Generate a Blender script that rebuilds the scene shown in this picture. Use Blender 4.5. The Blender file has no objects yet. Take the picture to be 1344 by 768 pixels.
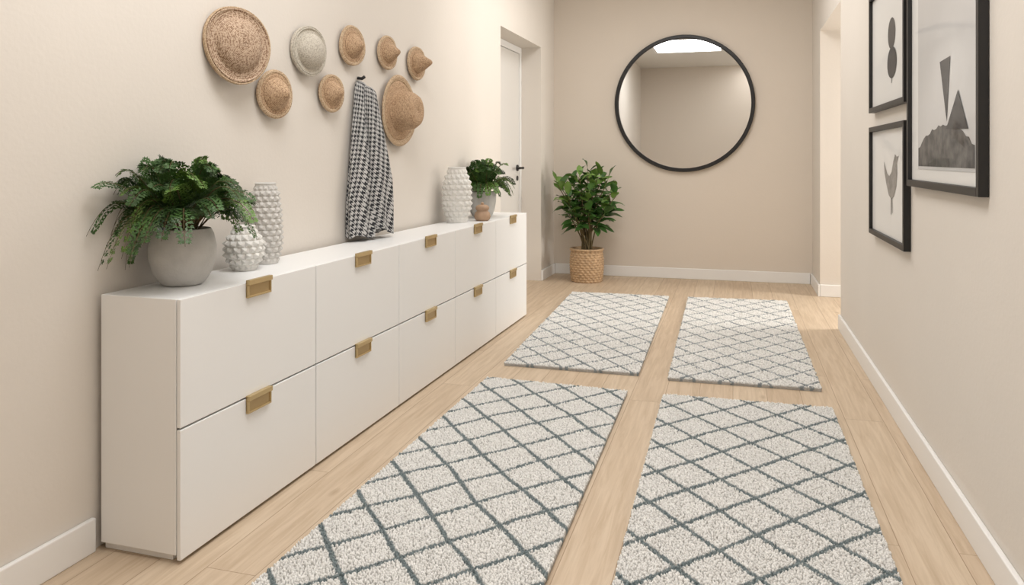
import bpy, math, random
from mathutils import Vector, Matrix, noise
random.seed(7)
S=0.83            # planning units -> metres
AL=0.0155         # slight angle of the left wall
PX,PY=-2.272,2.28 # origin of left-wall frame
CEIL=3.8
scene=bpy.context.scene
pi=math.pi

def lin(c):
    c=c/255.0
    return c/12.92 if c<=0.04045 else ((c+0.055)/1.055)**2.4
def rgb(r,g,b): return (lin(r),lin(g),lin(b),1)

# ---------------------------------------------------------------- materials
def mat(name,col,rough=0.6,metal=0.0,bump=0.0,bscale=50,var=0.0,vscale=8,coat=0.0,spec=None):
    m=bpy.data.materials.new(name); m.use_nodes=True
    nt=m.node_tree; N=nt.nodes; L=nt.links; p=N['Principled BSDF']
    p.inputs['Base Color'].default_value=col
    p.inputs['Roughness'].default_value=rough
    p.inputs['Metallic'].default_value=metal
    p.inputs['Coat Weight'].default_value=coat
    p.inputs['Coat Roughness'].default_value=0.03
    if spec is not None: p.inputs['Specular IOR Level'].default_value=spec
    tc=N.new('ShaderNodeTexCoord')
    if var>0:
        n=N.new('ShaderNodeTexNoise'); n.inputs['Scale'].default_value=vscale; n.inputs['Detail'].default_value=4
        L.new(tc.outputs['Object'],n.inputs['Vector'])
        r=N.new('ShaderNodeValToRGB')
        r.color_ramp.elements[0].position=0.3; r.color_ramp.elements[1].position=0.7
        r.color_ramp.elements[0].color=tuple(c*(1-var) for c in col[:3])+(1,)
        r.color_ramp.elements[1].color=tuple(min(1,c*(1+var)) for c in col[:3])+(1,)
        L.new(n.outputs['Fac'],r.inputs['Fac']); L.new(r.outputs['Color'],p.inputs['Base Color'])
    if bump>0:
        n=N.new('ShaderNodeTexNoise'); n.inputs['Scale'].default_value=bscale; n.inputs['Detail'].default_value=3
        L.new(tc.outputs['Object'],n.inputs['Vector'])
        b=N.new('ShaderNodeBump'); b.inputs['Strength'].default_value=bump; b.inputs['Distance'].default_value=0.01
        L.new(n.outputs['Fac'],b.inputs['Height']); L.new(b.outputs['Normal'],p.inputs['Normal'])
    return m

M={}
M['wall']=mat('plaster_beige',rgb(224,217,208),0.85,bump=0.06,bscale=60,spec=0.25,var=0.015,vscale=1.5)
M['wallback']=mat('plaster_beige_warm',rgb(222,212,200),0.85,bump=0.06,bscale=60,spec=0.25)
M['ceil']=mat('ceiling_paint',rgb(226,223,217),0.9)
M['trim']=mat('white_trim',rgb(240,239,237),0.45)
M['white']=mat('white_lacquer',rgb(240,240,239),0.42)
M['door']=mat('door_paint',rgb(230,227,222),0.45)
M['gap']=mat('dark_gap',rgb(70,65,60),0.8)
M['brass']=mat('brushed_brass',rgb(200,178,134),0.36,metal=0.75,bump=0.1,bscale=200)
M['brassd']=mat('brass_recess_shaded',rgb(178,154,112),0.42,metal=0.6)  # brass darkened to paint shadow inside the pull recess
M['black']=mat('black_metal',rgb(24,23,23),0.4)
M['conc']=mat('concrete',rgb(194,192,188),0.85,bump=0.2,bscale=90,var=0.07,vscale=18)
M['ceram']=mat('bisque_ceramic',rgb(222,220,215),0.7,bump=0.15,bscale=150,var=0.04,vscale=30)
M['ceramg']=mat('bisque_ceramic_grey',rgb(204,201,196),0.75,bump=0.2,bscale=150,var=0.08,vscale=30)
M['soil']=mat('soil',rgb(52,38,28),0.95,bump=0.8,bscale=80,var=0.4,vscale=60)
M['fern']=mat('fern_green',rgb(54,86,34),0.5,var=0.45,vscale=14)
M['fern2']=mat('fern_green_light',rgb(88,120,48),0.5,var=0.35,vscale=14)
M['leaf']=mat('leaf_green',rgb(60,96,42),0.38,var=0.4,vscale=7)
M['leaf2']=mat('leaf_green_light',rgb(104,138,62),0.4,var=0.3,vscale=7)
M['stem']=mat('stem',rgb(96,82,50),0.7,var=0.2)
M['wood']=mat('turned_wood',rgb(172,142,116),0.6,bump=0.2,bscale=60,var=0.15,vscale=20)
M['basket']=mat('basket_weave',rgb(186,156,122),0.75,bump=0.4,bscale=160,var=0.22,vscale=40)
M['paper']=mat('mat_board',rgb(230,229,226),0.6,coat=0.35)
M['print']=mat('print_grey',rgb(205,204,203),0.6,coat=0.5,var=0.06,vscale=2)
M['ink']=mat('print_ink',rgb(58,56,56),0.6,coat=0.3,var=0.25,vscale=20)
M['inkg']=mat('print_ink_textured',rgb(80,78,76),0.6,coat=0.3,var=0.6,vscale=25)
M['inkl']=mat('print_ink_light',rgb(138,135,131),0.6,coat=0.3,var=0.3,vscale=25)

def straw(name,col,dark,speck=0.3,hi=0.58,nsc=170):
    m=bpy.data.materials.new(name); m.use_nodes=True
    nt=m.node_tree;N=nt.nodes;L=nt.links;p=N['Principled BSDF']; p.inputs['Roughness'].default_value=0.8
    tc=N.new('ShaderNodeTexCoord'); sx=N.new('ShaderNodeSeparateXYZ'); L.new(tc.outputs['Object'],sx.inputs[0])
    def mth(op,a,b=None):
        n=N.new('ShaderNodeMath'); n.operation=op
        for i,x in enumerate((a,b)):
            if x is None: continue
            if isinstance(x,(int,float)): n.inputs[i].default_value=x
            else: L.new(x,n.inputs[i])
        return n.outputs[0]
    r=mth('SQRT',mth('ADD',mth('MULTIPLY',sx.outputs[1],sx.outputs[1]),mth('MULTIPLY',sx.outputs[2],sx.outputs[2])))
    th=mth('ARCTAN2',sx.outputs[2],sx.outputs[1])
    rings=mth('SINE',mth('MULTIPLY',mth('SUBTRACT',r,mth('MULTIPLY',sx.outputs[0],0.7)),900))
    spk=mth('SINE',mth('MULTIPLY',th,90))
    wv=mth('MULTIPLY',rings,mth('ADD',mth('MULTIPLY',spk,0.5),0.8))
    no=N.new('ShaderNodeTexNoise'); no.inputs['Scale'].default_value=nsc; no.inputs['Detail'].default_value=2
    L.new(tc.outputs['Object'],no.inputs['Vector'])
    mix=mth('ADD',mth('MULTIPLY',wv,0.12),no.outputs['Fac'])
    cr=N.new('ShaderNodeValToRGB'); cr.color_ramp.elements[0].position=0.5-speck; cr.color_ramp.elements[1].position=hi
    cr.color_ramp.elements[0].color=dark; cr.color_ramp.elements[1].color=col
    L.new(mix,cr.inputs['Fac']); L.new(cr.outputs['Color'],p.inputs['Base Color'])
    b=N.new('ShaderNodeBump'); b.inputs['Strength'].default_value=0.5; b.inputs['Distance'].default_value=0.004
    L.new(mix,b.inputs['Height']); L.new(b.outputs['Normal'],p.inputs['Normal'])
    return m
M['straw']=straw('straw_tan',rgb(200,170,138),rgb(138,106,78),0.2)
M['strawspeck']=straw('straw_speckled',rgb(196,172,148),rgb(136,106,82),0.1,0.54,150)
M['strawpale']=straw('straw_pale',rgb(206,199,186),rgb(166,157,142),0.2)
M['strawrim']=straw('straw_rim',rgb(208,184,154),rgb(156,126,96),0.2)

def floor_mat():
    m=bpy.data.materials.new('oak_planks'); m.use_nodes=True
    nt=m.node_tree;N=nt.nodes;L=nt.links;p=N['Principled BSDF']
    tc=N.new('ShaderNodeTexCoord')
    mp=N.new('ShaderNodeMapping'); mp.inputs['Rotation'].default_value=(0,0,pi/2)
    L.new(tc.outputs['Object'],mp.inputs['Vector'])
    def brick(bias,c1,c2,mort):
        b=N.new('ShaderNodeTexBrick'); b.offset=0.37; b.offset_frequency=2
        b.inputs['Scale'].default_value=1; b.inputs['Brick Width'].default_value=1.9; b.inputs['Row Height'].default_value=0.165
        b.inputs['Mortar Size'].default_value=0.0013; b.inputs['Mortar Smooth'].default_value=0.2; b.inputs['Bias'].default_value=bias
        b.inputs['Color1'].default_value=c1; b.inputs['Color2'].default_value=c2; b.inputs['Mortar'].default_value=mort
        L.new(mp.outputs[0],b.inputs['Vector']); return b
    br=brick(0,rgb(210,192,169),rgb(202,182,158),rgb(160,137,114))
    rnd=brick(0,(0,0,0,1),(1,1,1,1),(0.5,0.5,0.5,1))
    mul=N.new('ShaderNodeVectorMath'); mul.operation='MULTIPLY_ADD'
    mul.inputs[1].default_value=(7,7,7); L.new(rnd.outputs['Color'],mul.inputs[0]); L.new(tc.outputs['Object'],mul.inputs[2])
    mp2=N.new('ShaderNodeMapping'); mp2.inputs['Scale'].default_value=(22,1.3,1); L.new(mul.outputs[0],mp2.inputs['Vector'])
    n=N.new('ShaderNodeTexNoise'); n.inputs['Scale'].default_value=2.2; n.inputs['Detail'].default_value=8; n.inputs['Roughness'].default_value=0.62; n.inputs['Distortion'].default_value=0.6
    L.new(mp2.outputs[0],n.inputs['Vector'])
    cr=N.new('ShaderNodeValToRGB'); cr.color_ramp.elements[0].position=0.3; cr.color_ramp.elements[0].color=(0.76,0.70,0.63,1)
    cr.color_ramp.elements[1].position=0.62; cr.color_ramp.elements[1].color=(1.02,1.01,1.0,1)
    L.new(n.outputs['Fac'],cr.inputs['Fac'])
    mx=N.new('ShaderNodeMix'); mx.data_type='RGBA'; mx.blend_type='MULTIPLY'; mx.inputs['Factor'].default_value=0.8
    L.new(br.outputs['Color'],mx.inputs[6]); L.new(cr.outputs['Color'],mx.inputs[7])
    mp3=N.new('ShaderNodeMapping'); mp3.inputs['Scale'].default_value=(2.6,1.1,1); L.new(mul.outputs[0],mp3.inputs['Vector'])
    v=N.new('ShaderNodeTexVoronoi'); v.inputs['Scale'].default_value=1.2; L.new(mp3.outputs[0],v.inputs['Vector'])
    kr=N.new('ShaderNodeValToRGB'); kr.color_ramp.elements[0].position=0.015; kr.color_ramp.elements[0].color=(0.5,0.4,0.3,1)
    kr.color_ramp.elements[1].position=0.07; kr.color_ramp.elements[1].color=(1,1,1,1)
    L.new(v.outputs['Distance'],kr.inputs['Fac'])
    mx2=N.new('ShaderNodeMix'); mx2.data_type='RGBA'; mx2.blend_type='MULTIPLY'; mx2.inputs['Factor'].default_value=0.7
    L.new(mx.outputs[2],mx2.inputs[6]); L.new(kr.outputs['Color'],mx2.inputs[7])
    L.new(mx2.outputs[2],p.inputs['Base Color'])
    p.inputs['Roughness'].default_value=0.5; p.inputs['Specular IOR Level'].default_value=0.35
    b=N.new('ShaderNodeBump'); b.inputs['Strength'].default_value=0.12; b.inputs['Distance'].default_value=0.004
    L.new(n.outputs['Fac'],b.inputs['Height']); L.new(b.outputs['Normal'],p.inputs['Normal'])
    return m
M['floor']=floor_mat()

def rug_mat(name,w,h,ox,oy,t,linecol,wob):
    m=bpy.data.materials.new(name); m.use_nodes=True
    nt=m.node_tree;N=nt.nodes;L=nt.links;p=N['Principled BSDF']; p.inputs['Roughness'].default_value=0.95
    p.inputs['Specular IOR Level'].default_value=0.1
    p.inputs['Sheen Weight'].default_value=0.2
    tc=N.new('ShaderNodeTexCoord')
    def noisev(scale,amt,src):
        n=N.new('ShaderNodeTexNoise'); n.inputs['Scale'].default_value=scale; n.inputs['Detail'].default_value=1
        L.new(tc.outputs['Object'],n.inputs['Vector'])
        s=N.new('ShaderNodeVectorMath'); s.operation='SUBTRACT'; s.inputs[1].default_value=(.5,.5,.5); L.new(n.outputs['Color'],s.inputs[0])
        a=N.new('ShaderNodeVectorMath'); a.operation='MULTIPLY_ADD'; a.inputs[1].default_value=(amt,amt,amt)
        L.new(s.outputs[0],a.inputs[0]); L.new(src,a.inputs[2]); return a.outputs[0]
    vec=noisev(3.0,wob,tc.outputs['Object']); vec=noisev(90,0.016,vec)
    sx=N.new('ShaderNodeSeparateXYZ'); L.new(vec,sx.inputs[0])
    def mth(op,a,b=None):
        n=N.new('ShaderNodeMath'); n.operation=op
        for i,x in enumerate((a,b)):
            if x is None: continue
            if isinstance(x,(int,float)): n.inputs[i].default_value=x
            else: L.new(x,n.inputs[i])
        return n.outputs[0]
    X=mth('DIVIDE',mth('ADD',sx.outputs[0],ox),w); Y=mth('DIVIDE',mth('ADD',sx.outputs[1],oy),h)
    a=mth('PINGPONG',mth('ADD',mth('ADD',X,Y),50),0.5); b=mth('PINGPONG',mth('ADD',mth('SUBTRACT',X,Y),50),0.5)
    dmin=mth('MINIMUM',a,b)
    mr=N.new('ShaderNodeMapRange'); mr.inputs['From Min'].default_value=t*0.7; mr.inputs['From Max'].default_value=t*1.25
    mr.inputs['To Min'].default_value=1; mr.inputs['To Max'].default_value=0; L.new(dmin,mr.inputs['Value'])
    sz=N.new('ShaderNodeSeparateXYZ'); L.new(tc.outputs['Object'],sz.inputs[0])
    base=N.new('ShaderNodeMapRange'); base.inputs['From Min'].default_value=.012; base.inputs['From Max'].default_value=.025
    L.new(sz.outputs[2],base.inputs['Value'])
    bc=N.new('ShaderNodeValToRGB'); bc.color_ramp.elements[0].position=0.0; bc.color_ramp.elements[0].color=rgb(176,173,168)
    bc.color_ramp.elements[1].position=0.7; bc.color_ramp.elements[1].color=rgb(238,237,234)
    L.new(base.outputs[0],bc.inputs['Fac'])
    no=N.new('ShaderNodeTexNoise'); no.inputs['Scale'].default_value=110; L.new(tc.outputs['Object'],no.inputs['Vector'])
    br=N.new('ShaderNodeValToRGB'); br.color_ramp.elements[0].position=0.35; br.color_ramp.elements[0].color=(0.85,0.845,0.84,1)
    br.color_ramp.elements[1].position=0.65; br.color_ramp.elements[1].color=(1.02,1.02,1.02,1); L.new(no.outputs['Fac'],br.inputs['Fac'])
    mix=N.new('ShaderNodeMix'); mix.data_type='RGBA'; L.new(mth('MULTIPLY',mr.outputs[0],0.88),mix.inputs['Factor'])
    L.new(bc.outputs['Color'],mix.inputs[6]); mix.inputs[7].default_value=linecol
    m2=N.new('ShaderNodeMix'); m2.data_type='RGBA'; m2.blend_type='MULTIPLY'; m2.inputs['Factor'].default_value=1
    L.new(mix.outputs[2],m2.inputs[6]); L.new(br.outputs['Color'],m2.inputs[7])
    L.new(m2.outputs[2],p.inputs['Base Color'])
    return m

def scarf_mat():
    m=bpy.data.materials.new('houndstooth_wool'); m.use_nodes=True
    nt=m.node_tree;N=nt.nodes;L=nt.links;p=N['Principled BSDF']; p.inputs['Roughness'].default_value=0.9
    tc=N.new('ShaderNodeTexCoord')
    mp=N.new('ShaderNodeMapping'); mp.inputs['Rotation'].default_value=(0,0,0.15); L.new(tc.outputs['UV'],mp.inputs[0])
    sx=N.new('ShaderNodeSeparateXYZ'); L.new(mp.outputs[0],sx.inputs[0])
    def mth(op,a,b=None):
        n=N.new('ShaderNodeMath'); n.operation=op
        for i,x in enumerate((a,b)):
            if x is None: continue
            if isinstance(x,(int,float)): n.inputs[i].default_value=x
            else: L.new(x,n.inputs[i])
        return n.outputs[0]
    k=36.0
    u=mth('MULTIPLY',sx.outputs[0],k); v=mth('MULTIPLY',sx.outputs[1],k)
    fu=mth('FRACT',mth('ADD',u,100)); fv=mth('FRACT',mth('ADD',v,100))
    cu=mth('GREATER_THAN',fu,0.5); cv=mth('GREATER_THAN',fv,0.5)
    di=mth('GREATER_THAN',mth('FRACT',mth('ADD',mth('MULTIPLY',mth('ADD',u,v),2),100)),0.5)
    both=mth('MULTIPLY',cu,cv)
    xr=mth('ABSOLUTE',mth('SUBTRACT',cu,cv))
    fac=mth('ADD',both,mth('MULTIPLY',xr,di))
    mix=N.new('ShaderNodeMix'); mix.data_type='RGBA'; L.new(fac,mix.inputs['Factor'])
    mix.inputs[6].default_value=rgb(194,193,191); mix.inputs[7].default_value=rgb(44,46,50)
    L.new(mix.outputs[2],p.inputs['Base Color']); return m
M['scarf']=scarf_mat()
mm=bpy.data.materials.new('mirror_glass'); mm.use_nodes=True
q=mm.node_tree.nodes['Principled BSDF']; q.inputs['Base Color'].default_value=(0.84,0.85,0.85,1); q.inputs['Metallic'].default_value=1; q.inputs['Roughness'].default_value=0.01
M['mirror']=mm

# ---------------------------------------------------------------- mesh builder
class MB:
    def __init__(s): s.v=[];s.f=[];s.m=[];s.sm=[];s.uv={}; s.mats=[]
    def mi(s,k):
        if k not in s.mats: s.mats.append(k)
        return s.mats.index(k)
    def add(s,vs,fs,k,smooth=False,uvs=None):
        o=len(s.v); s.v+= [tuple(x) for x in vs]
        if uvs:
            for i,u in enumerate(uvs): s.uv[o+i]=u
        i=s.mi(k)
        for f in fs: s.f.append(tuple(o+a for a in f)); s.m.append(i); s.sm.append(smooth)
    def box(s,x0,x1,y0,y1,z0,z1,k):
        v=[(x,y,z) for z in(z0,z1) for y in(y0,y1) for x in(x0,x1)]
        s.add(v,[(0,2,3,1),(4,5,7,6),(0,1,5,4),(2,6,7,3),(0,4,6,2),(1,3,7,5)],k)
    def lathe(s,prof,k,seg=64,c=(0,0,0),axis='z',rf=None,smooth=True,caps=False):
        vs=[];fs=[]
        for i,(r,h) in enumerate(prof):
            for j in range(seg):
                t=2*pi*j/seg; rr=r+(rf(t,i,h,r) if rf else 0)
                a,b=rr*math.cos(t),rr*math.sin(t)
                vs.append((c[0]+a,c[1]+b,c[2]+h) if axis=='z' else (c[0]+h,c[1]+a,c[2]+b))
        for i in range(len(prof)-1):
            for j in range(seg):
                a=i*seg+j;b=i*seg+(j+1)%seg
                fs.append((a,b,b+seg,a+seg))
        if caps: fs.append(tuple(range(seg-1,-1,-1))); n=(len(prof)-1)*seg; fs.append(tuple(n+i for i in range(seg)))
        s.add(vs,fs,k,smooth)
    def tube(s,pts,rads,k,seg=7):
        vs=[];fs=[]
        for i,p in enumerate(pts):
            p=Vector(p); a=Vector(pts[max(0,i-1)]); b=Vector(pts[min(len(pts)-1,i+1)])
            t=(b-a).normalized(); u=t.cross(Vector((0,0,1)) if abs(t.z)<.9 else Vector((1,0,0))).normalized(); w=t.cross(u)
            r=rads[i] if isinstance(rads,(list,tuple)) else rads
            for j in range(seg):
                an=2*pi*j/seg; vs.append(p+u*r*math.cos(an)+w*r*math.sin(an))
        for i in range(len(pts)-1):
            for j in range(seg):
                fs.append((i*seg+j,i*seg+(j+1)%seg,(i+1)*seg+(j+1)%seg,(i+1)*seg+j))
        fs.append(tuple(range(seg))); n=(len(pts)-1)*seg; fs.append(tuple(n+j for j in range(seg)))
        s.add(vs,fs,k,True)
    def build(s,name,loc=(0,0,0),rotz=0,bevel=0,solid=0,rot=None):
        me=bpy.data.meshes.new(name); me.from_pydata(s.v,[],s.f)
        for k in s.mats: me.materials.append(M[k])
        me.polygons.foreach_set('material_index',s.m); me.polygons.foreach_set('use_smooth',s.sm)
        if s.uv:
            ul=me.uv_layers.new(name='UVMap')
            for lp in me.loops: ul.data[lp.index].uv=s.uv.get(lp.vertex_index,(0,0))
        me.update()
        ob=bpy.data.objects.new(name,me); scene.collection.objects.link(ob)
        ob.location=loc; ob.rotation_euler=rot if rot else (0,0,rotz)
        if solid:
            md=ob.modifiers.new('solid','SOLIDIFY'); md.thickness=solid; md.offset=-1
        if bevel:
            md=ob.modifiers.new('bevel','BEVEL'); md.width=bevel; md.segments=2; md.limit_method='ANGLE'; md.angle_limit=0.7
        return ob
def Lw(n,l,z=0):   # left wall frame -> world
    return (PX+n*math.cos(AL)+l*math.sin(AL), PY-n*math.sin(AL)+l*math.cos(AL), z)
def buildL(b,name,n,l,z=0,**k): return b.build(name,loc=Lw(n,l,z),rotz=-AL,**k)

# ---------------------------------------------------------------- room shell
BW=9.35
RW=0.875
b=MB(); b.box(-3,3.6,-2.0,9.8,-0.1,0,'floor'); b.build('floor')
b=MB(); b.box(-3,3.6,-2.0,9.8,CEIL,CEIL+.1,'ceil'); b.build('ceiling')
b=MB()
D0,D1,DT=4.89,6.436,2.75
b.box(-.4,0,-4.2,D0,0,CEIL,'wall'); b.box(-.4,0,D0,D1,DT,CEIL,'wall'); b.box(-.4,0,D1,7.2,0,CEIL,'wall')
buildL(b,'wall_left',0,0)
b=MB(); b.box(-2.9,3.5,BW,BW+.2,0,CEIL,'wallback'); b.build('wall_back')
b=MB(); b.box(-2.9,3.5,-1.8,-1.6,0,CEIL,'wallback'); b.build('wall_rear')
O0,O1,OT=6.96,8.55,2.78
b=MB(); b.box(RW,RW+.18,-1.6,O0,0,CEIL,'wall'); b.box(RW,RW+.18,O0,O1,OT,CEIL,'wall'); b.box(RW,RW+.18,O1,BW,0,CEIL,'wall'); b.build('wall_right')
b=MB(); b.box(RW+.18,3.4,O1,O1+.2,0,CEIL,'wall'); b.build('wall_alcove_far')
b=MB(); b.box(RW+.18,3.4,5.0,5.2,0,CEIL,'wall'); b.build('wall_alcove_near')
b=MB()
b.box(3.2,3.4,5.2,6.9,0,CEIL,'wall'); b.box(3.2,3.4,8.45,8.55,0,CEIL,'wall'); b.box(3.2,3.4,6.9,8.45,0,.5,'wall'); b.box(3.2,3.4,6.9,8.45,2.75,CEIL,'wall')
b.build('wall_alcove_side')
b=MB()
for (y0,y1,z0,z1) in ((6.9,6.96,.5,2.75),(8.39,8.45,.5,2.75),(6.96,8.39,.5,.56),(6.96,8.39,2.69,2.75),(7.65,7.7,.56,2.69)):
    b.box(3.27,3.33,y0,y1,z0,z1,'trim')
b.build('window_1',bevel=.003)
BH,BT=.125,.022
def skirt(b,x0,x1,y0,y1): b.box(x0,x1,y0,y1,0,BH,'trim')
b=MB(); skirt(b,.001,BT,-3.8,-.012); skirt(b,.001,BT,4.52,D0); skirt(b,.001,BT,D1,7.045); buildL(b,'baseboard_left',0,0,bevel=.004)
b=MB(); skirt(b,-2.14,RW-BT-.002,BW-BT,BW-.001); b.build('baseboard_back',bevel=.004)
b=MB(); skirt(b,RW-BT,RW-.001,-1.59,O0); skirt(b,RW-BT,RW-.001,O1-BT,BW-BT-.002); b.build('baseboard_right',bevel=.004)
b=MB(); skirt(b,RW,3.19,O1-BT,O1-.001); b.build('baseboard_alcove',bevel=.004)
b=MB(); skirt(b,-2.2,RW-BT-.002,-1.599,-1.6+BT); b.build('baseboard_rear',bevel=.004)

# left door with frame and lever
b=MB()
n0=-.25
b.box(n0-.06,n0,D0+.05,D1-.075,0.01,DT-.08,'door')
b.box(n0-.08,n0+.012,D0+.002,D0+.048,0,DT-.002,'trim'); b.box(n0-.08,n0+.012,D1-.07,D1-.002,0,DT-.002,'trim'); b.box(n0-.08,n0+.012,D0+.048,D1-.07,DT-.075,DT-.002,'trim')
hl=D1-.15
b.lathe([(.001,.016),(.034,.016),(.038,.012),(.038,0)],'black',32,c=(n0,hl,1.33),axis='x')
b.lathe([(.001,.012),(.026,.012),(.029,.009),(.029,0)],'black',32,c=(n0,hl,1.21),axis='x')
b.tube([(n0+.01,hl,1.33),(n0+.075,hl,1.33)],.014,'black',10)
b.tube([(n0+.07,hl+.01,1.33),(n0+.072,hl-.10,1.33),(n0+.07,hl-.20,1.328)],.014,'black',10)
buildL(b,'door_1',0,0,bevel=.003)

def skylight_or_fill(i,x0,x1,y0,y1,e,col):
    b=MB(); w=.06
    b.box(x0-w,x0,y0-w,y1+w,CEIL-.03,CEIL-.001,'trim'); b.box(x1,x1+w,y0-w,y1+w,CEIL-.03,CEIL-.001,'trim')
    b.box(x0,x1,y0-w,y0,CEIL-.03,CEIL-.001,'trim'); b.box(x0,x1,y1,y1+w,CEIL-.03,CEIL-.001,'trim')
    b.build('skylight_or_fill' if i==0 else 'skylight_or_fill.%03d'%i,bevel=.003)
    l=bpy.data.lights.new('skylight_or_fill_lamp','AREA'); l.shape='RECTANGLE'; l.size=x1-x0; l.size_y=y1-y0; l.energy=e; l.color=col
    o=bpy.data.objects.new('skylight_or_fill_lamp',l); scene.collection.objects.link(o); o.location=((x0+x1)/2,(y0+y1)/2,CEIL-.015)
skylight_or_fill(0,-1.6,-.25,1.5,3.3,46,(1,.992,.985))
skylight_or_fill(1,-1.3,.1,5.2,7.8,42,(1,.983,.965))  # added out-of-view ceiling fill for the far hall, built like a skylight
skylight_or_fill(2,.28,.80,-1.4,1.2,19,(1,.992,.985))  # added front fill, not a real skylight; set at the edge of the mirror view
l=bpy.data.lights.new('window_daylight','AREA'); l.shape='RECTANGLE'; l.size=1.3; l.size_y=1.9; l.energy=82; l.color=(1,.955,.89); l.spread=math.radians(150)
o=bpy.data.objects.new('window_daylight',l); scene.collection.objects.link(o); o.location=(3.6,7.9,1.9)
o.rotation_euler=Vector((-1,-.42,-.10)).to_track_quat('-Z','Y').to_euler()

# ---------------------------------------------------------------- cabinet
b=MB(); CL=4.475; CW=CL/5; CH=.945; CD=.385
b.box(.03,CD-.02,.0,CL,.03,CH,'white')
b.box(.03,CD-.05,.02,CL-.02,0,.03,'white')
g=.0035
b.box(CD-.0199,CD-.014,.006,CL-.006,.035,CH-.006,'gap')
for i in range(5):
    y0=i*CW+g; y1=(i+1)*CW-g
    if i==0: y0=0
    if i==4: y1=CL
    for (z0,z1) in ((.014,.479),(.4855,CH)):
        b.box(CD-.0165,CD,y0,y1,z0,z1,'white')
cab=buildL(b,'sideboard_cabinet',0,0,bevel=.0025)
b=MB()
for i in range(5):
    c=(i+.5)*CW
    for zt in (.479,CH):
        w=.078
        b.box(CD+.0003,CD+.009,c-w,c+w,zt-.058,zt+.010,'brassd')
        b.box(CD+.0003,CD+.020,c-w,c+w,zt-.008,zt+.012,'brass')
        b.box(CD+.0003,CD+.014,c-w,c+w,zt-.060,zt-.052,'brass')
        b.box(CD+.0003,CD+.014,c-w,c-w+.007,zt-.052,zt-.01,'brass')
        b.box(CD+.0003,CD+.014,c+w-.007,c+w,zt-.052,zt-.01,'brass')
hd=b.build('drawer_pulls',bevel=.0015); hd.parent=cab

# ---------------------------------------------------------------- rugs (backing + tufted pile)
def make_rug(cA,cB,cC,cD,matn,sp):
    o=Vector((cD[0],cD[1],0)); A=Vector((*cA,0))-o;B=Vector((*cB,0))-o;C=Vector((*cC,0))-o;D=Vector((0,0,0))
    b=MB()
    q=[D,C,B,A]; zb=.015
    v=[(p.x,p.y,.001) for p in q]+[(p.x,p.y,zb) for p in q]
    b.add(v,[(3,2,1,0),(4,5,6,7),(0,1,5,4),(1,2,6,5),(2,3,7,6),(3,0,4,7)],matn)
    nx=int((C-D).length/sp); ny=int((A-D).length/sp)
    vs=[];fs=[];R=random.uniform
    ca=[(math.cos(2*pi*k/5),math.sin(2*pi*k/5)) for k in range(5)]
    for j in range(ny):
        for i in range(nx):
            u=(i+.5+R(-.35,.35)+(.25 if j%2 else -.25))/nx; w=(j+.5+R(-.4,.4))/ny
            u=min(.998,max(.002,u))
            p=D.lerp(C,u).lerp(A.lerp(B,u),w)
            r=sp*R(.55,.82); h=R(.009,.0165); lx=R(-.5,.5)*sp; ly=R(-.5,.5)*sp; ph=len(vs)
            for (cx,sy) in ca: vs.append((p.x+r*cx,p.y+r*sy,zb-.002))
            for (cx,sy) in ca: vs.append((p.x+lx*.5+r*.78*cx,p.y+ly*.5+r*.78*sy,zb+h*.62))
            vs.append((p.x+lx,p.y+ly,zb+h))
            for k in range(5):
                k2=(k+1)%5
                fs.append((ph+k,ph+k2,ph+5+k2,ph+5+k)); fs.append((ph+5+k,ph+5+k2,ph+10))
    b.add(vs,fs,matn,True)
    return b,o
teal=rgb(94,112,116); teal2=rgb(128,138,142)
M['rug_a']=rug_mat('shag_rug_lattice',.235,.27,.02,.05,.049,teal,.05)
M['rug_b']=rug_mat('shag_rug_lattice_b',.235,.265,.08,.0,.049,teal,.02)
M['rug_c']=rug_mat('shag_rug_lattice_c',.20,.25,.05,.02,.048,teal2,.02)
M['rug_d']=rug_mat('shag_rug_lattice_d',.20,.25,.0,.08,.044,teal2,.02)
rugs=[((-1.535,4.72),(-.622,4.68),(-.608,1.75),(-1.55,1.75),'rug_a',.0088),
      ((-.405,4.675),(.545,4.69),(.545,1.75),(-.38,1.75),'rug_b',.0088),
      ((-1.64,7.97),(-.636,8.0),(-.602,5.085),(-1.53,5.085),'rug_c',.0125),
      ((-.44,8.0),(.513,8.06),(.526,5.06),(-.404,5.04),'rug_d',.0125)]
for i,(A,B,C,D,mn,sp) in enumerate(rugs):
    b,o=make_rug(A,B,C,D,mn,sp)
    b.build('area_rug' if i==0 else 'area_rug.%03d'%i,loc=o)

# ---------------------------------------------------------------- mirror
b=MB(); R=.82
prof=[(R-.045,0),(R-.045,-.045),(R-.038,-.052),(R-.006,-.052),(R,-.045),(R,0),(R-.045,0)]
vs=[];fs=[];sg=128
for r,h in prof:
    for j in range(sg):
        t=2*pi*j/sg; vs.append((r*math.cos(t),h,r*math.sin(t)))
for i in range(len(prof)-1):
    for j in range(sg):
        a=i*sg+j;c=i*sg+(j+1)%sg; fs.append((a,c,c+sg,a+sg))
b.add(vs,fs,'black')
b.add([((R-.04)*math.cos(2*pi*j/sg),-.025,(R-.04)*math.sin(2*pi*j/sg)) for j in range(sg)],[tuple(range(sg))],'mirror')
b.build('round_wall_mirror',loc=(-.570,BW-.002,2.099))

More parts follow.
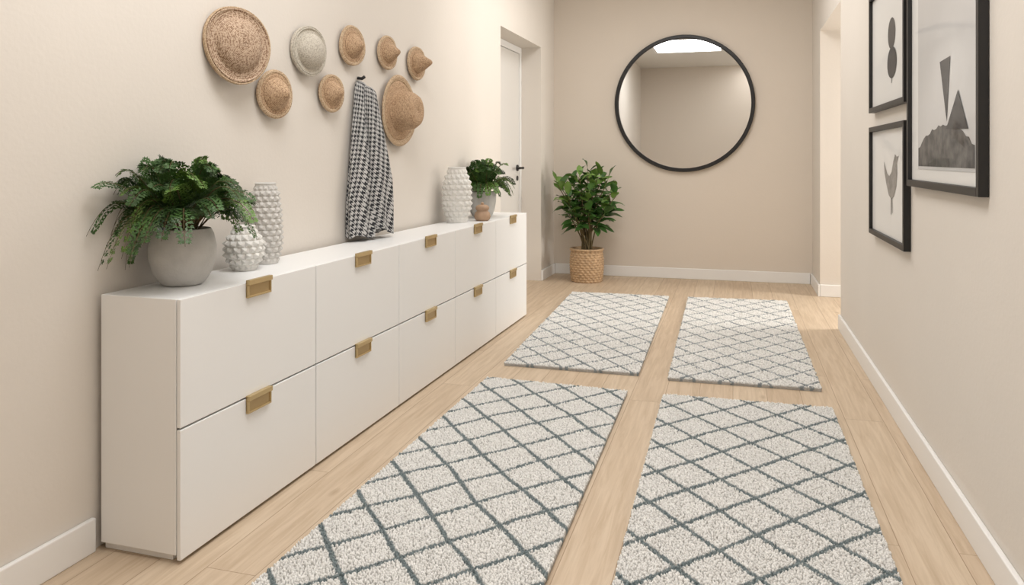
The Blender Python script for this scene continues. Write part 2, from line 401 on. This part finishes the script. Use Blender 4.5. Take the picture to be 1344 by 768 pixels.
# ---------------------------------------------------------------- framed pictures (right wall)
def frame(name,y0,y1,z0,z1,fw,mw,arts,dp=.035):
    cy=(y0+y1)/2; cz=(z0+z1)/2; b=MB(); X=0
    w=(y1-y0)/2; h=(z1-z0)/2
    b.box(-dp,-.001,-w,-w+fw,-h,h,'black'); b.box(-dp,-.001,w-fw,w,-h,h,'black')
    b.box(-dp,-.001,-w+fw,w-fw,-h,-h+fw,'black'); b.box(-dp,-.001,-w+fw,w-fw,h-fw,h,'black')
    b.box(-.016,-.002,-w+fw,w-fw,-h+fw,h-fw,'paper')
    k=0
    for poly,m in arts:
        k+=1
        x=-.0165-.0008*k
        pts=[(x,p[0]-cy,p[1]-cz) for p in poly]
        b.add(pts,[tuple(range(len(pts)-1,-1,-1))],m)
    return b.build(name,loc=(RW-.001,cy,cz),bevel=.0015)
def ell(cy,cz,ry,rz,n=40): return [(cy+ry*math.cos(2*pi*i/n),cz+rz*math.sin(2*pi*i/n)) for i in range(n)]
random.seed(3)
my0,my1=3.16,4.07
mound=[(my0+.01,1.41),(my1-.01,1.41)]
for i in range(25):
    t=i/24; y=my1-.01-(my1-my0-.02)*t
    mound.append((y,1.50+.085*math.sin(pi*min(1,max(0,t*1.1-.05)))**.6+random.uniform(-.008,.008)))
frame('framed_print',3.068,4.239,1.309,2.80,.032,.05,[
   ([(my0,1.395),(my1,1.395),(my1,2.70),(my0,2.70)],'print'),
   (mound,'inkg'),
   ([(3.665,1.862),(3.50,1.868),(3.555,1.60)],'ink'),
   ([(3.56,1.57),(3.385,1.72),(3.25,1.56)],'ink'),
])
frame('framed_print',4.308,5.352,1.735,2.475,.03,.05,[
   (ell(4.71,2.15,.105,.088),'ink'),
   (ell(4.70,1.985,.13,.088),'ink'),
   ([(4.70,1.87),(4.712,1.87),(4.712,1.91),(4.70,1.91)],'ink'),
])
bird=[(4.86,1.43),(4.80,1.36),(4.76,1.345),(4.72,1.37),(4.69,1.43),(4.66,1.47),(4.63,1.455),(4.60,1.46),(4.63,1.42),(4.625,1.36),(4.64,1.29),(4.68,1.235),(4.72,1.215),(4.77,1.235),(4.81,1.29),(4.85,1.36)]
bird=[(4.735+(y-4.735)*1.6,z) for y,z in bird]
frame('framed_print',4.308,5.352,.968,1.643,.03,.05,[
   (bird,'inkl'),
   ([(4.715,1.13),(4.727,1.13),(4.727,1.22),(4.715,1.22)],'ink'),
   ([(4.675,1.14),(4.685,1.14),(4.70,1.225),(4.69,1.225)],'ink'),
])

# ---------------------------------------------------------------- hats
def hat(l,z,R,cr,ch,kind,m,yaw,tilt,off=.03):
    b=MB()
    if kind=='flat':
        prof=[(0.001,ch)]+[(cr*math.sin(t*pi/2/8),ch*math.cos(t*pi/2/8)**.8 if t<8 else 0) for t in range(1,9)]
        prof[-1]=(cr,.012)
        prof+=[(cr*1.06,.004),(R*.9,.002),(R*.965,.006),(R,.012),(R*1.01,.003),(R*.99,-.006)]
    elif kind=='cone':
        prof=[(0.001,ch),(cr*.12,ch*.965),(cr*.26,ch*.86),(cr*.42,ch*.72),(cr*.62,ch*.55),(cr*.82,ch*.36),(cr*.97,ch*.17),(cr*1.05,ch*.06),(cr*1.2,.006),(R*.9,.004),(R,.010),(R*1.01,.002)]
    else:
        prof=[(0.001,ch*.94),(cr*.3,ch*.985),(cr*.55,ch),(cr*.78,ch*.93),(cr*.93,ch*.75),(cr,ch*.5),(cr*1.04,ch*.2),(cr*1.12,ch*.05),(cr*1.3,.006),(R*.85,.002),(R*.97,.012),(R,.006)]
    pr=[]
    for i in range(len(prof)-1):
        for k in range(3):
            t=k/3; pr.append((prof[i][0]*(1-t)+prof[i+1][0]*t,prof[i][1]*(1-t)+prof[i+1][1]*t))
    pr.append(prof[-1])
    sd=random.random()*6
    def rf(t,i,h,r):
        return (r/R)**2*R*.02*math.sin(3*t+sd)
    nr=len(pr)
    b.lathe(pr[:nr-6],m,72,axis='x',rf=rf); b.lathe(pr[nr-7:],'strawrim' if m!='strawpale' else m,72,axis='x',rf=rf)
    ob=b.build('straw_hat',solid=.006)
    ob.location=Lw(off,l,z)
    ob.rotation_euler=(0,tilt,-AL-yaw)
    return ob
def yl(Y): return Y-PY
hat(yl(3.03),1.970,.172,.115,.055,'flat','strawspeck',.28,-.05,.06)
hat(yl(3.67),2.030,.128,.088,.07,'flat','strawpale',.16,.0,.035)
hat(yl(4.15),2.125,.114,.068,.085,'cone','straw',.15,.0,.03)
hat(yl(3.36),1.770,.116,.078,.09,'cone','straw',.15,.0,.03)
hat(yl(3.91),1.820,.102,.064,.085,'cone','straw',.15,.0,.03)
hat(yl(4.63),2.147,.106,.062,.10,'cone','straw',.12,.0,.025)
hat(yl(5.10),2.133,.114,.066,.13,'cone','straw',.12,.0,.025)
hat(yl(4.80),1.769,.240,.125,.15,'round','straw',.05,.0,.03)

# ---------------------------------------------------------------- scarf on a wall hook
b=MB()
def drape(cn0,cl0,cl1,w0,w1,ztop,zbot,bn,ph,nf,zskew=0):
    U=160;V=70;vs=[];fs=[];uv=[]
    for j in range(V+1):
        v=j/V
        w=w0+(w1-w0)*min(1,v*1.35)**.8
        if v>.78: w*=1-.16*(v-.78)/.22
        cl=cl0+(cl1-cl0)*v
        bb=.024+(bn-.024)*min(1,v*1.6)
        if v<.06:
            k=math.sqrt(max(0.02,1-(1-v/.06)**2)); w*=k; bb*=k
        for i in range(U+1):
            t=2*pi*i/U
            rp=1+.25*min(1,v*3)*math.sin(nf*t+ph+1.4*v)+.08*math.sin((nf*2+1)*t+2*ph-v)
            y=cl+w*math.cos(t)*(1+.35*(rp-1))
            x=cn0+bb+bb*math.sin(t)*rp*1.15
            x=max(.008,x)
            zz=ztop+(zbot-ztop)*v+zskew*v*v*math.cos(t)+.012*v*math.sin(3*t+ph)
            vs.append((x,y,zz)); uv.append((i/U*2*(w1+bn)*1.35,v*(ztop-zbot)))
    for j in range(V):
        for i in range(U):
            a=j*(U+1)+i; fs.append((a,a+1,a+U+2,a+U+1))
    b.add(vs,fs,'scarf',True,uv)
drape(.006,yl(4.275),yl(4.20),.055,.135,1.930,.972,.055,0.4,6,.0)
drape(.045,yl(4.300),yl(4.375),.05,.130,1.90,.992,.055,1.8,5,-.02)
b.tube([(.002,yl(4.28),1.945),(.03,yl(4.28),1.94),(.05,yl(4.28),1.952)],.010,'black',10)
buildL(b,'houndstooth_scarf',0,0)

# ---------------------------------------------------------------- vases
def vase(n,l,rp,H,cols,rows,amp,k):
    b=MB(); per=8; tot=rows*per; prof=[]
    def R(t):
        for i in range(len(rp)-1):
            if rp[i][0]<=t<=rp[i+1][0]:
                s=(t-rp[i][0])/(rp[i+1][0]-rp[i][0]); s=s*s*(3-2*s)
                return rp[i][1]*(1-s)+rp[i+1][1]*s
        return rp[-1][1]
    for i in range(tot+1): prof.append((R(i/tot),H*i/tot))
    def rf(t,i,h,r):
        row=i//per; fv=(i%per)/per
        ft=(t*cols/(2*pi)+(.5 if row%2 else 0))%1
        d=max(abs(fv-.5),abs(ft-.5))*2
        ed=min(1,i/per,(tot-i)/per)
        return amp*(1-d)*ed*1.3
    b.lathe(prof,k,cols*8,rf=rf,smooth=False)
    rt=R(1)
    b.lathe([(rt,H),(rt+.003,H+.006),(rt-.003,H+.010),(rt-.010,H+.004),(rt-.014,H-.05),(.001,H-.06)],k,64)
    b.lathe([(.001,.0),(R(0)-.003,.0),(R(0),.004)],k,64)
    return buildL(b,'textured_vase',n,l,CH+.001)
vase(.150,.678,[(0,.052),(.4,.080),(.6,.080),(1,.048)],.19,14,7,.011,'ceram')
vase(.110,.895,[(0,.058),(.3,.074),(.6,.070),(.85,.060),(1,.048)],.375,13,14,.010,'ceramg')
vase(.150,3.32,[(0,.080),(.35,.108),(.65,.106),(1,.070)],.42,14,10,.012,'ceram')
b=MB()
b.lathe([(.001,0),(.045,0),(.06,.012),(.066,.04),(.058,.065),(.044,.078),(.05,.086),(.056,.1),(.05,.116),(.034,.126),(.001,.13)],'wood',40)
b.lathe([(.0005,.128),(.012,.130),(.014,.138),(.008,.146),(.0005,.148)],'wood',20)
buildL(b,'wooden_jar',.29,3.52,CH+.001)

# ---------------------------------------------------------------- ferns
LMAX=9.0
def frond(b,base,az,reach,rise,droop,Lp,npin,size,nmin,k):
    pts=[]; T=26
    for i in range(T+1):
        t=i/T
        h=reach*(t**1.0); z=rise*math.sin(t*pi*.60)
        z-=droop*t**2.6
        sway=.04*math.sin(t*3+az*5)*reach
        pts.append(Vector((base[0]+h*math.cos(az)-sway*math.sin(az),base[1]+h*math.sin(az)+sway*math.cos(az),base[2]+z)))
    def clampn(p):
        if p.x<nmin+.05: p.x=nmin+.05*math.exp((p.x-nmin-.05)/.08)
        if p.y>LMAX-.08: p.y=LMAX-.08*math.exp(-(p.y-LMAX+.08)/.08)
        return p
    pts=[clampn(p) for p in pts]
    b.tube(pts,[.0028*(1-.7*i/T) for i in range(T+1)],'stem',4)
    vs=[];fs=[]
    roll=random.uniform(-.5,.5)
    for a in range(npin):
        t=.22+.78*a/npin
        fi=t*T; i=min(T-1,int(fi)); p=pts[i].lerp(pts[i+1],fi-i)
        tan=(pts[i+1]-pts[i])
        if tan.length<1e-5: continue
        tan.normalize()
        side=Vector((-math.sin(az),math.cos(az),0))
        side=(side-tan*side.dot(tan)).normalized(); up=side.cross(tan).normalized()
        side=(side*math.cos(roll)+up*math.sin(roll)).normalized(); up=side.cross(tan).normalized()
        prof=max(.12,min(1,(t-.12)*4.5)*(1.08-t)**.7)
        for sg in (-1,1):
            ln=Lp*prof*random.uniform(.88,1.1)
            d=(side*sg*.87+tan*.5-Vector((0,0,1))*.05+up*random.uniform(-.1,.16)).normalized()
            nrm=d.cross(tan); 
            if nrm.length<1e-4: continue
            nrm.normalize(); perp=nrm.cross(d).normalized()
            nl=max(2,int(ln/size*1.45))
            for c in range(nl):
                s=(c+.6)/nl; q=p+d*ln*s-Vector((0,0,1))*ln*.10*s*s
                w=size*(1-.5*s)
                for s2 in (-1,1):
                    e=(perp*s2*.78+d*.62).normalized()
                    f=(e.cross(nrm)).normalized()
                    o=len(vs); jz=nrm*w*random.uniform(-.2,.2)
                    vs+= [clampn(x) for x in (q.copy(),q+e*w*.35+f*w*.28,q+e*w*.8+f*w*.26+jz,q+e*w*1.08+jz,q+e*w*.8-f*w*.26+jz,q+e*w*.35-f*w*.28)]
                    fs.append((o,o+1,o+2,o+3,o+4,o+5))
            q=p+d*ln-Vector((0,0,1))*ln*.10; o=len(vs); w=size*.6
            vs+=[clampn(x) for x in (q-perp*w*.4,q+d*w,q+perp*w*.4,q-d*w)]; fs.append((o,o+1,o+2,o+3))
    b.add(vs,fs,k)
def fern(n,l,pot,fr,Lp,size,zr,name,nmin,npin):
    b=MB()
    b.lathe(pot,'conc',64)
    ri,zt=pot[-1]
    b.lathe([(ri,zt),(ri-.012,zt+.001),(ri-.016,zt-.03),(.001,zt-.025)],'conc',64)
    b.lathe([(ri-.014,zt-.022),(.001,zt-.015)],'soil',32)
    for (az,reach,rise,droop) in fr:
        r0=random.uniform(.02,.05)
        frond(b,(r0*math.cos(az),r0*math.sin(az),zt-.02),az,reach,rise,droop,Lp*random.uniform(.85,1.15),npin,size,nmin,'fern' if random.random()<.62 else 'fern2')
    return buildL(b,name,n,l,CH+.001)
random.seed(11)
fr=[]
def sidef(az): 
    return .78 if math.sin(az)>.3 else (1.10 if math.sin(az)<-.3 else .92)
for i in range(38):
    az=2*pi*i/38+random.uniform(-.12,.12)
    dr=random.uniform(.06,.30) if math.cos(az)<.3 else random.uniform(.06,.20)
    if math.sin(az)>.4: dr*=.6
    fr.append((az,random.uniform(.25,.34)*sidef(az),random.uniform(.15,.24),dr))
for i in range(28):
    az=2*pi*i/28+random.uniform(-.15,.15); fr.append((az,random.uniform(.19,.29)*sidef(az),random.uniform(.20,.27),random.uniform(.0,.10)))
for i in range(14):
    az=2*pi*i/14+random.uniform(-.2,.2); fr.append((az,random.uniform(.12,.20)*sidef(az),random.uniform(.24,.30),0.02))
for i in range(4):
    az=2*pi*i/4; fr.append((az,random.uniform(.05,.09),random.uniform(.27,.30),0.0))
pot=[(.001,0),(.070,0),(.083,.008),(.110,.05),(.126,.11),(.127,.15),(.117,.20),(.106,.222)]
LMAX=.305
fern(.160,.275,pot,fr,.072,.0185,0,'potted_fern',-.155,16)
LMAX=9.0
fr=[]
for i in range(24):
    az=2*pi*i/24+random.uniform(-.12,.12); fr.append((az,random.uniform(.2,.28)*(.8 if math.sin(az)<-.3 else 1),random.uniform(.13,.2),random.uniform(.08,.2)))
for i in range(20):
    az=2*pi*i/20; fr.append((az,random.uniform(.1,.2),random.uniform(.2,.28),random.uniform(0,.05)))
for i in range(6):
    az=2*pi*i/6; fr.append((az,random.uniform(.03,.08),random.uniform(.24,.29),0))
pot2=[(.001,0),(.07,0),(.085,.01),(.105,.06),(.118,.13),(.121,.19),(.120,.215)]
fern(.165,3.87,pot2,fr,.07,.024,0,'potted_fern',-.155,12)

# ---------------------------------------------------------------- floor plant in basket
random.seed(5)
b=MB()
rows=13; per=6; Hb=.37; prof=[]
for i in range(rows*per+1):
    t=i/(rows*per); prof.append((.165+.028*math.sin(pi*(t*.75+.1)),Hb*t))
NW=22
def rf(t,i,h,r):
    row=i//per; f=(i%per)/per
    return .007*math.sin(pi*f)*(1+math.sin(NW*t+pi*row)*1.0)-.002
b.lathe([(.001,.002),(.16,.0)],'basket',NW*8)
b.lathe(prof,'basket',NW*8,rf=rf)
b.lathe([(.178,Hb-.01),(.196,Hb-.004),(.198,Hb+.012),(.185,Hb+.02),(.172,Hb+.01),(.168,Hb-.05)],'basket',64,rf=lambda t,i,h,r:.003*math.sin(40*t+i))
b.lathe([(.172,Hb-.045),(.001,Hb-.035)],'soil',32)
def leaf(b,p,d,L,W,k,curl=.25):
    d=Vector(d).normalized(); sd=d.cross(Vector((0,0,1)))
    if sd.length<.05: sd=Vector((1,0,0))
    sd.normalize(); up=sd.cross(d).normalized()
    rl=random.uniform(-.5,.5); sd,up=(sd*math.cos(rl)+up*math.sin(rl)),(up*math.cos(rl)-sd*math.sin(rl))
    vs=[];fs=[];n=8
    for i in range(n+1):
        t=i/n; w=W*.5*(math.sin(pi*t**.8)**.85 if 0<t<1 else 0.02)
        c=Vector(p)+d*L*t-Vector((0,0,1))*L*curl*t*t
        wv=.06*W*math.sin(t*9)
        vs+=[c-sd*w+up*(w*.28+wv),c,c+sd*w+up*(w*.28-wv)]
    for i in range(n):
        a=i*3; fs+=[(a,a+1,a+4,a+3),(a+1,a+2,a+5,a+4)]
    b.add(vs,fs,k,True)
heads=[(.02,0,1.30)]
for i in range(6): heads.append((.17*math.cos(i*1.047+.3),.17*math.sin(i*1.047+.3),1.21-.06*(i%2)))
for i in range(9): heads.append((.34*math.cos(i*.698),.27*math.sin(i*.698),1.0+.09*(i%3)-.05*(i%2)))
for i in range(7): heads.append((.24*math.cos(i*.898+.5),.22*math.sin(i*.898+.5),.80+.05*(i%2)))
for i,(hx,hy,hz) in enumerate(heads):
    az=math.atan2(hy,hx); rr=math.hypot(hx,hy)
    base=Vector((.045*math.cos(az+i),.045*math.sin(az+i),Hb-.04)); top=Vector((hx,hy,hz))
    pts=[]
    for j in range(9):
        t=j/8; p=Vector((base.x+(top.x-base.x)*t**1.7,base.y+(top.y-base.y)*t**1.7,base.z+(top.z-base.z)*t)); p.x+=.012*math.sin(t*6+i); pts.append(p)
    b.tube(pts,[.010*(1-.6*j/8) for j in range(9)],'stem',7)
    nl=10
    for j in range(nl):
        t=.62+.38*j/(nl-1); fi=t*8; q=min(7,int(fi)); p=pts[q].lerp(pts[q+1],fi-q)
        a2=j*2.4+i*1.1+random.uniform(-.3,.3)
        el=.05+.85*(j/(nl-1))+random.uniform(-.2,.25)
        if j==nl-1: el=1.2
        d=Vector((math.cos(a2)*math.cos(el),math.sin(a2)*math.cos(el),math.sin(el)))
        Lf=random.uniform(.18,.24)
        st=p+d*.035
        b.tube([p,st],.003,'leaf2',4)
        leaf(b,st,d,Lf,Lf*.44,'leaf' if random.random()<.6 else 'leaf2',random.uniform(.15,.5))
fx,fy=-1.65,8.84
def sq(a,lim):
    s=lim-.12
    return a if a<s else s+.12*(1-math.exp(-(a-s)/.12))
b.v=[(-sq(-x,.465),sq(y,BW-fy-.02),z) for x,y,z in b.v]
b.build('potted_plant',loc=(fx,fy,.001))

# ---------------------------------------------------------------- scale to metres
done=set()
for ob in scene.objects:
    ob.location=Vector(ob.location)*S
    if ob.type=='MESH' and ob.data.name not in done:
        ob.data.transform(Matrix.Scale(S,4)); done.add(ob.data.name)
    if ob.type=='LIGHT':
        ob.data.size*=S; ob.data.size_y*=S

# ---------------------------------------------------------------- world + camera
w=bpy.data.worlds.new('sky'); w.use_nodes=True; scene.world=w
w.node_tree.nodes['Background'].inputs[0].default_value=(.85,.92,1,1); w.node_tree.nodes['Background'].inputs[1].default_value=1.0
cam=bpy.data.cameras.new('camera'); co=bpy.data.objects.new('camera',cam); scene.collection.objects.link(co)
cam.sensor_width=36; cam.lens=36*1000/1344; cam.shift_y=-177/1344; cam.clip_start=.02
co.location=(0,0,1.45*S); co.rotation_euler=(pi/2,0,math.atan(.29))
scene.camera=co
scene.view_settings.view_transform='Standard'
scene.view_settings.look='None'
scene.view_settings.exposure=0.0
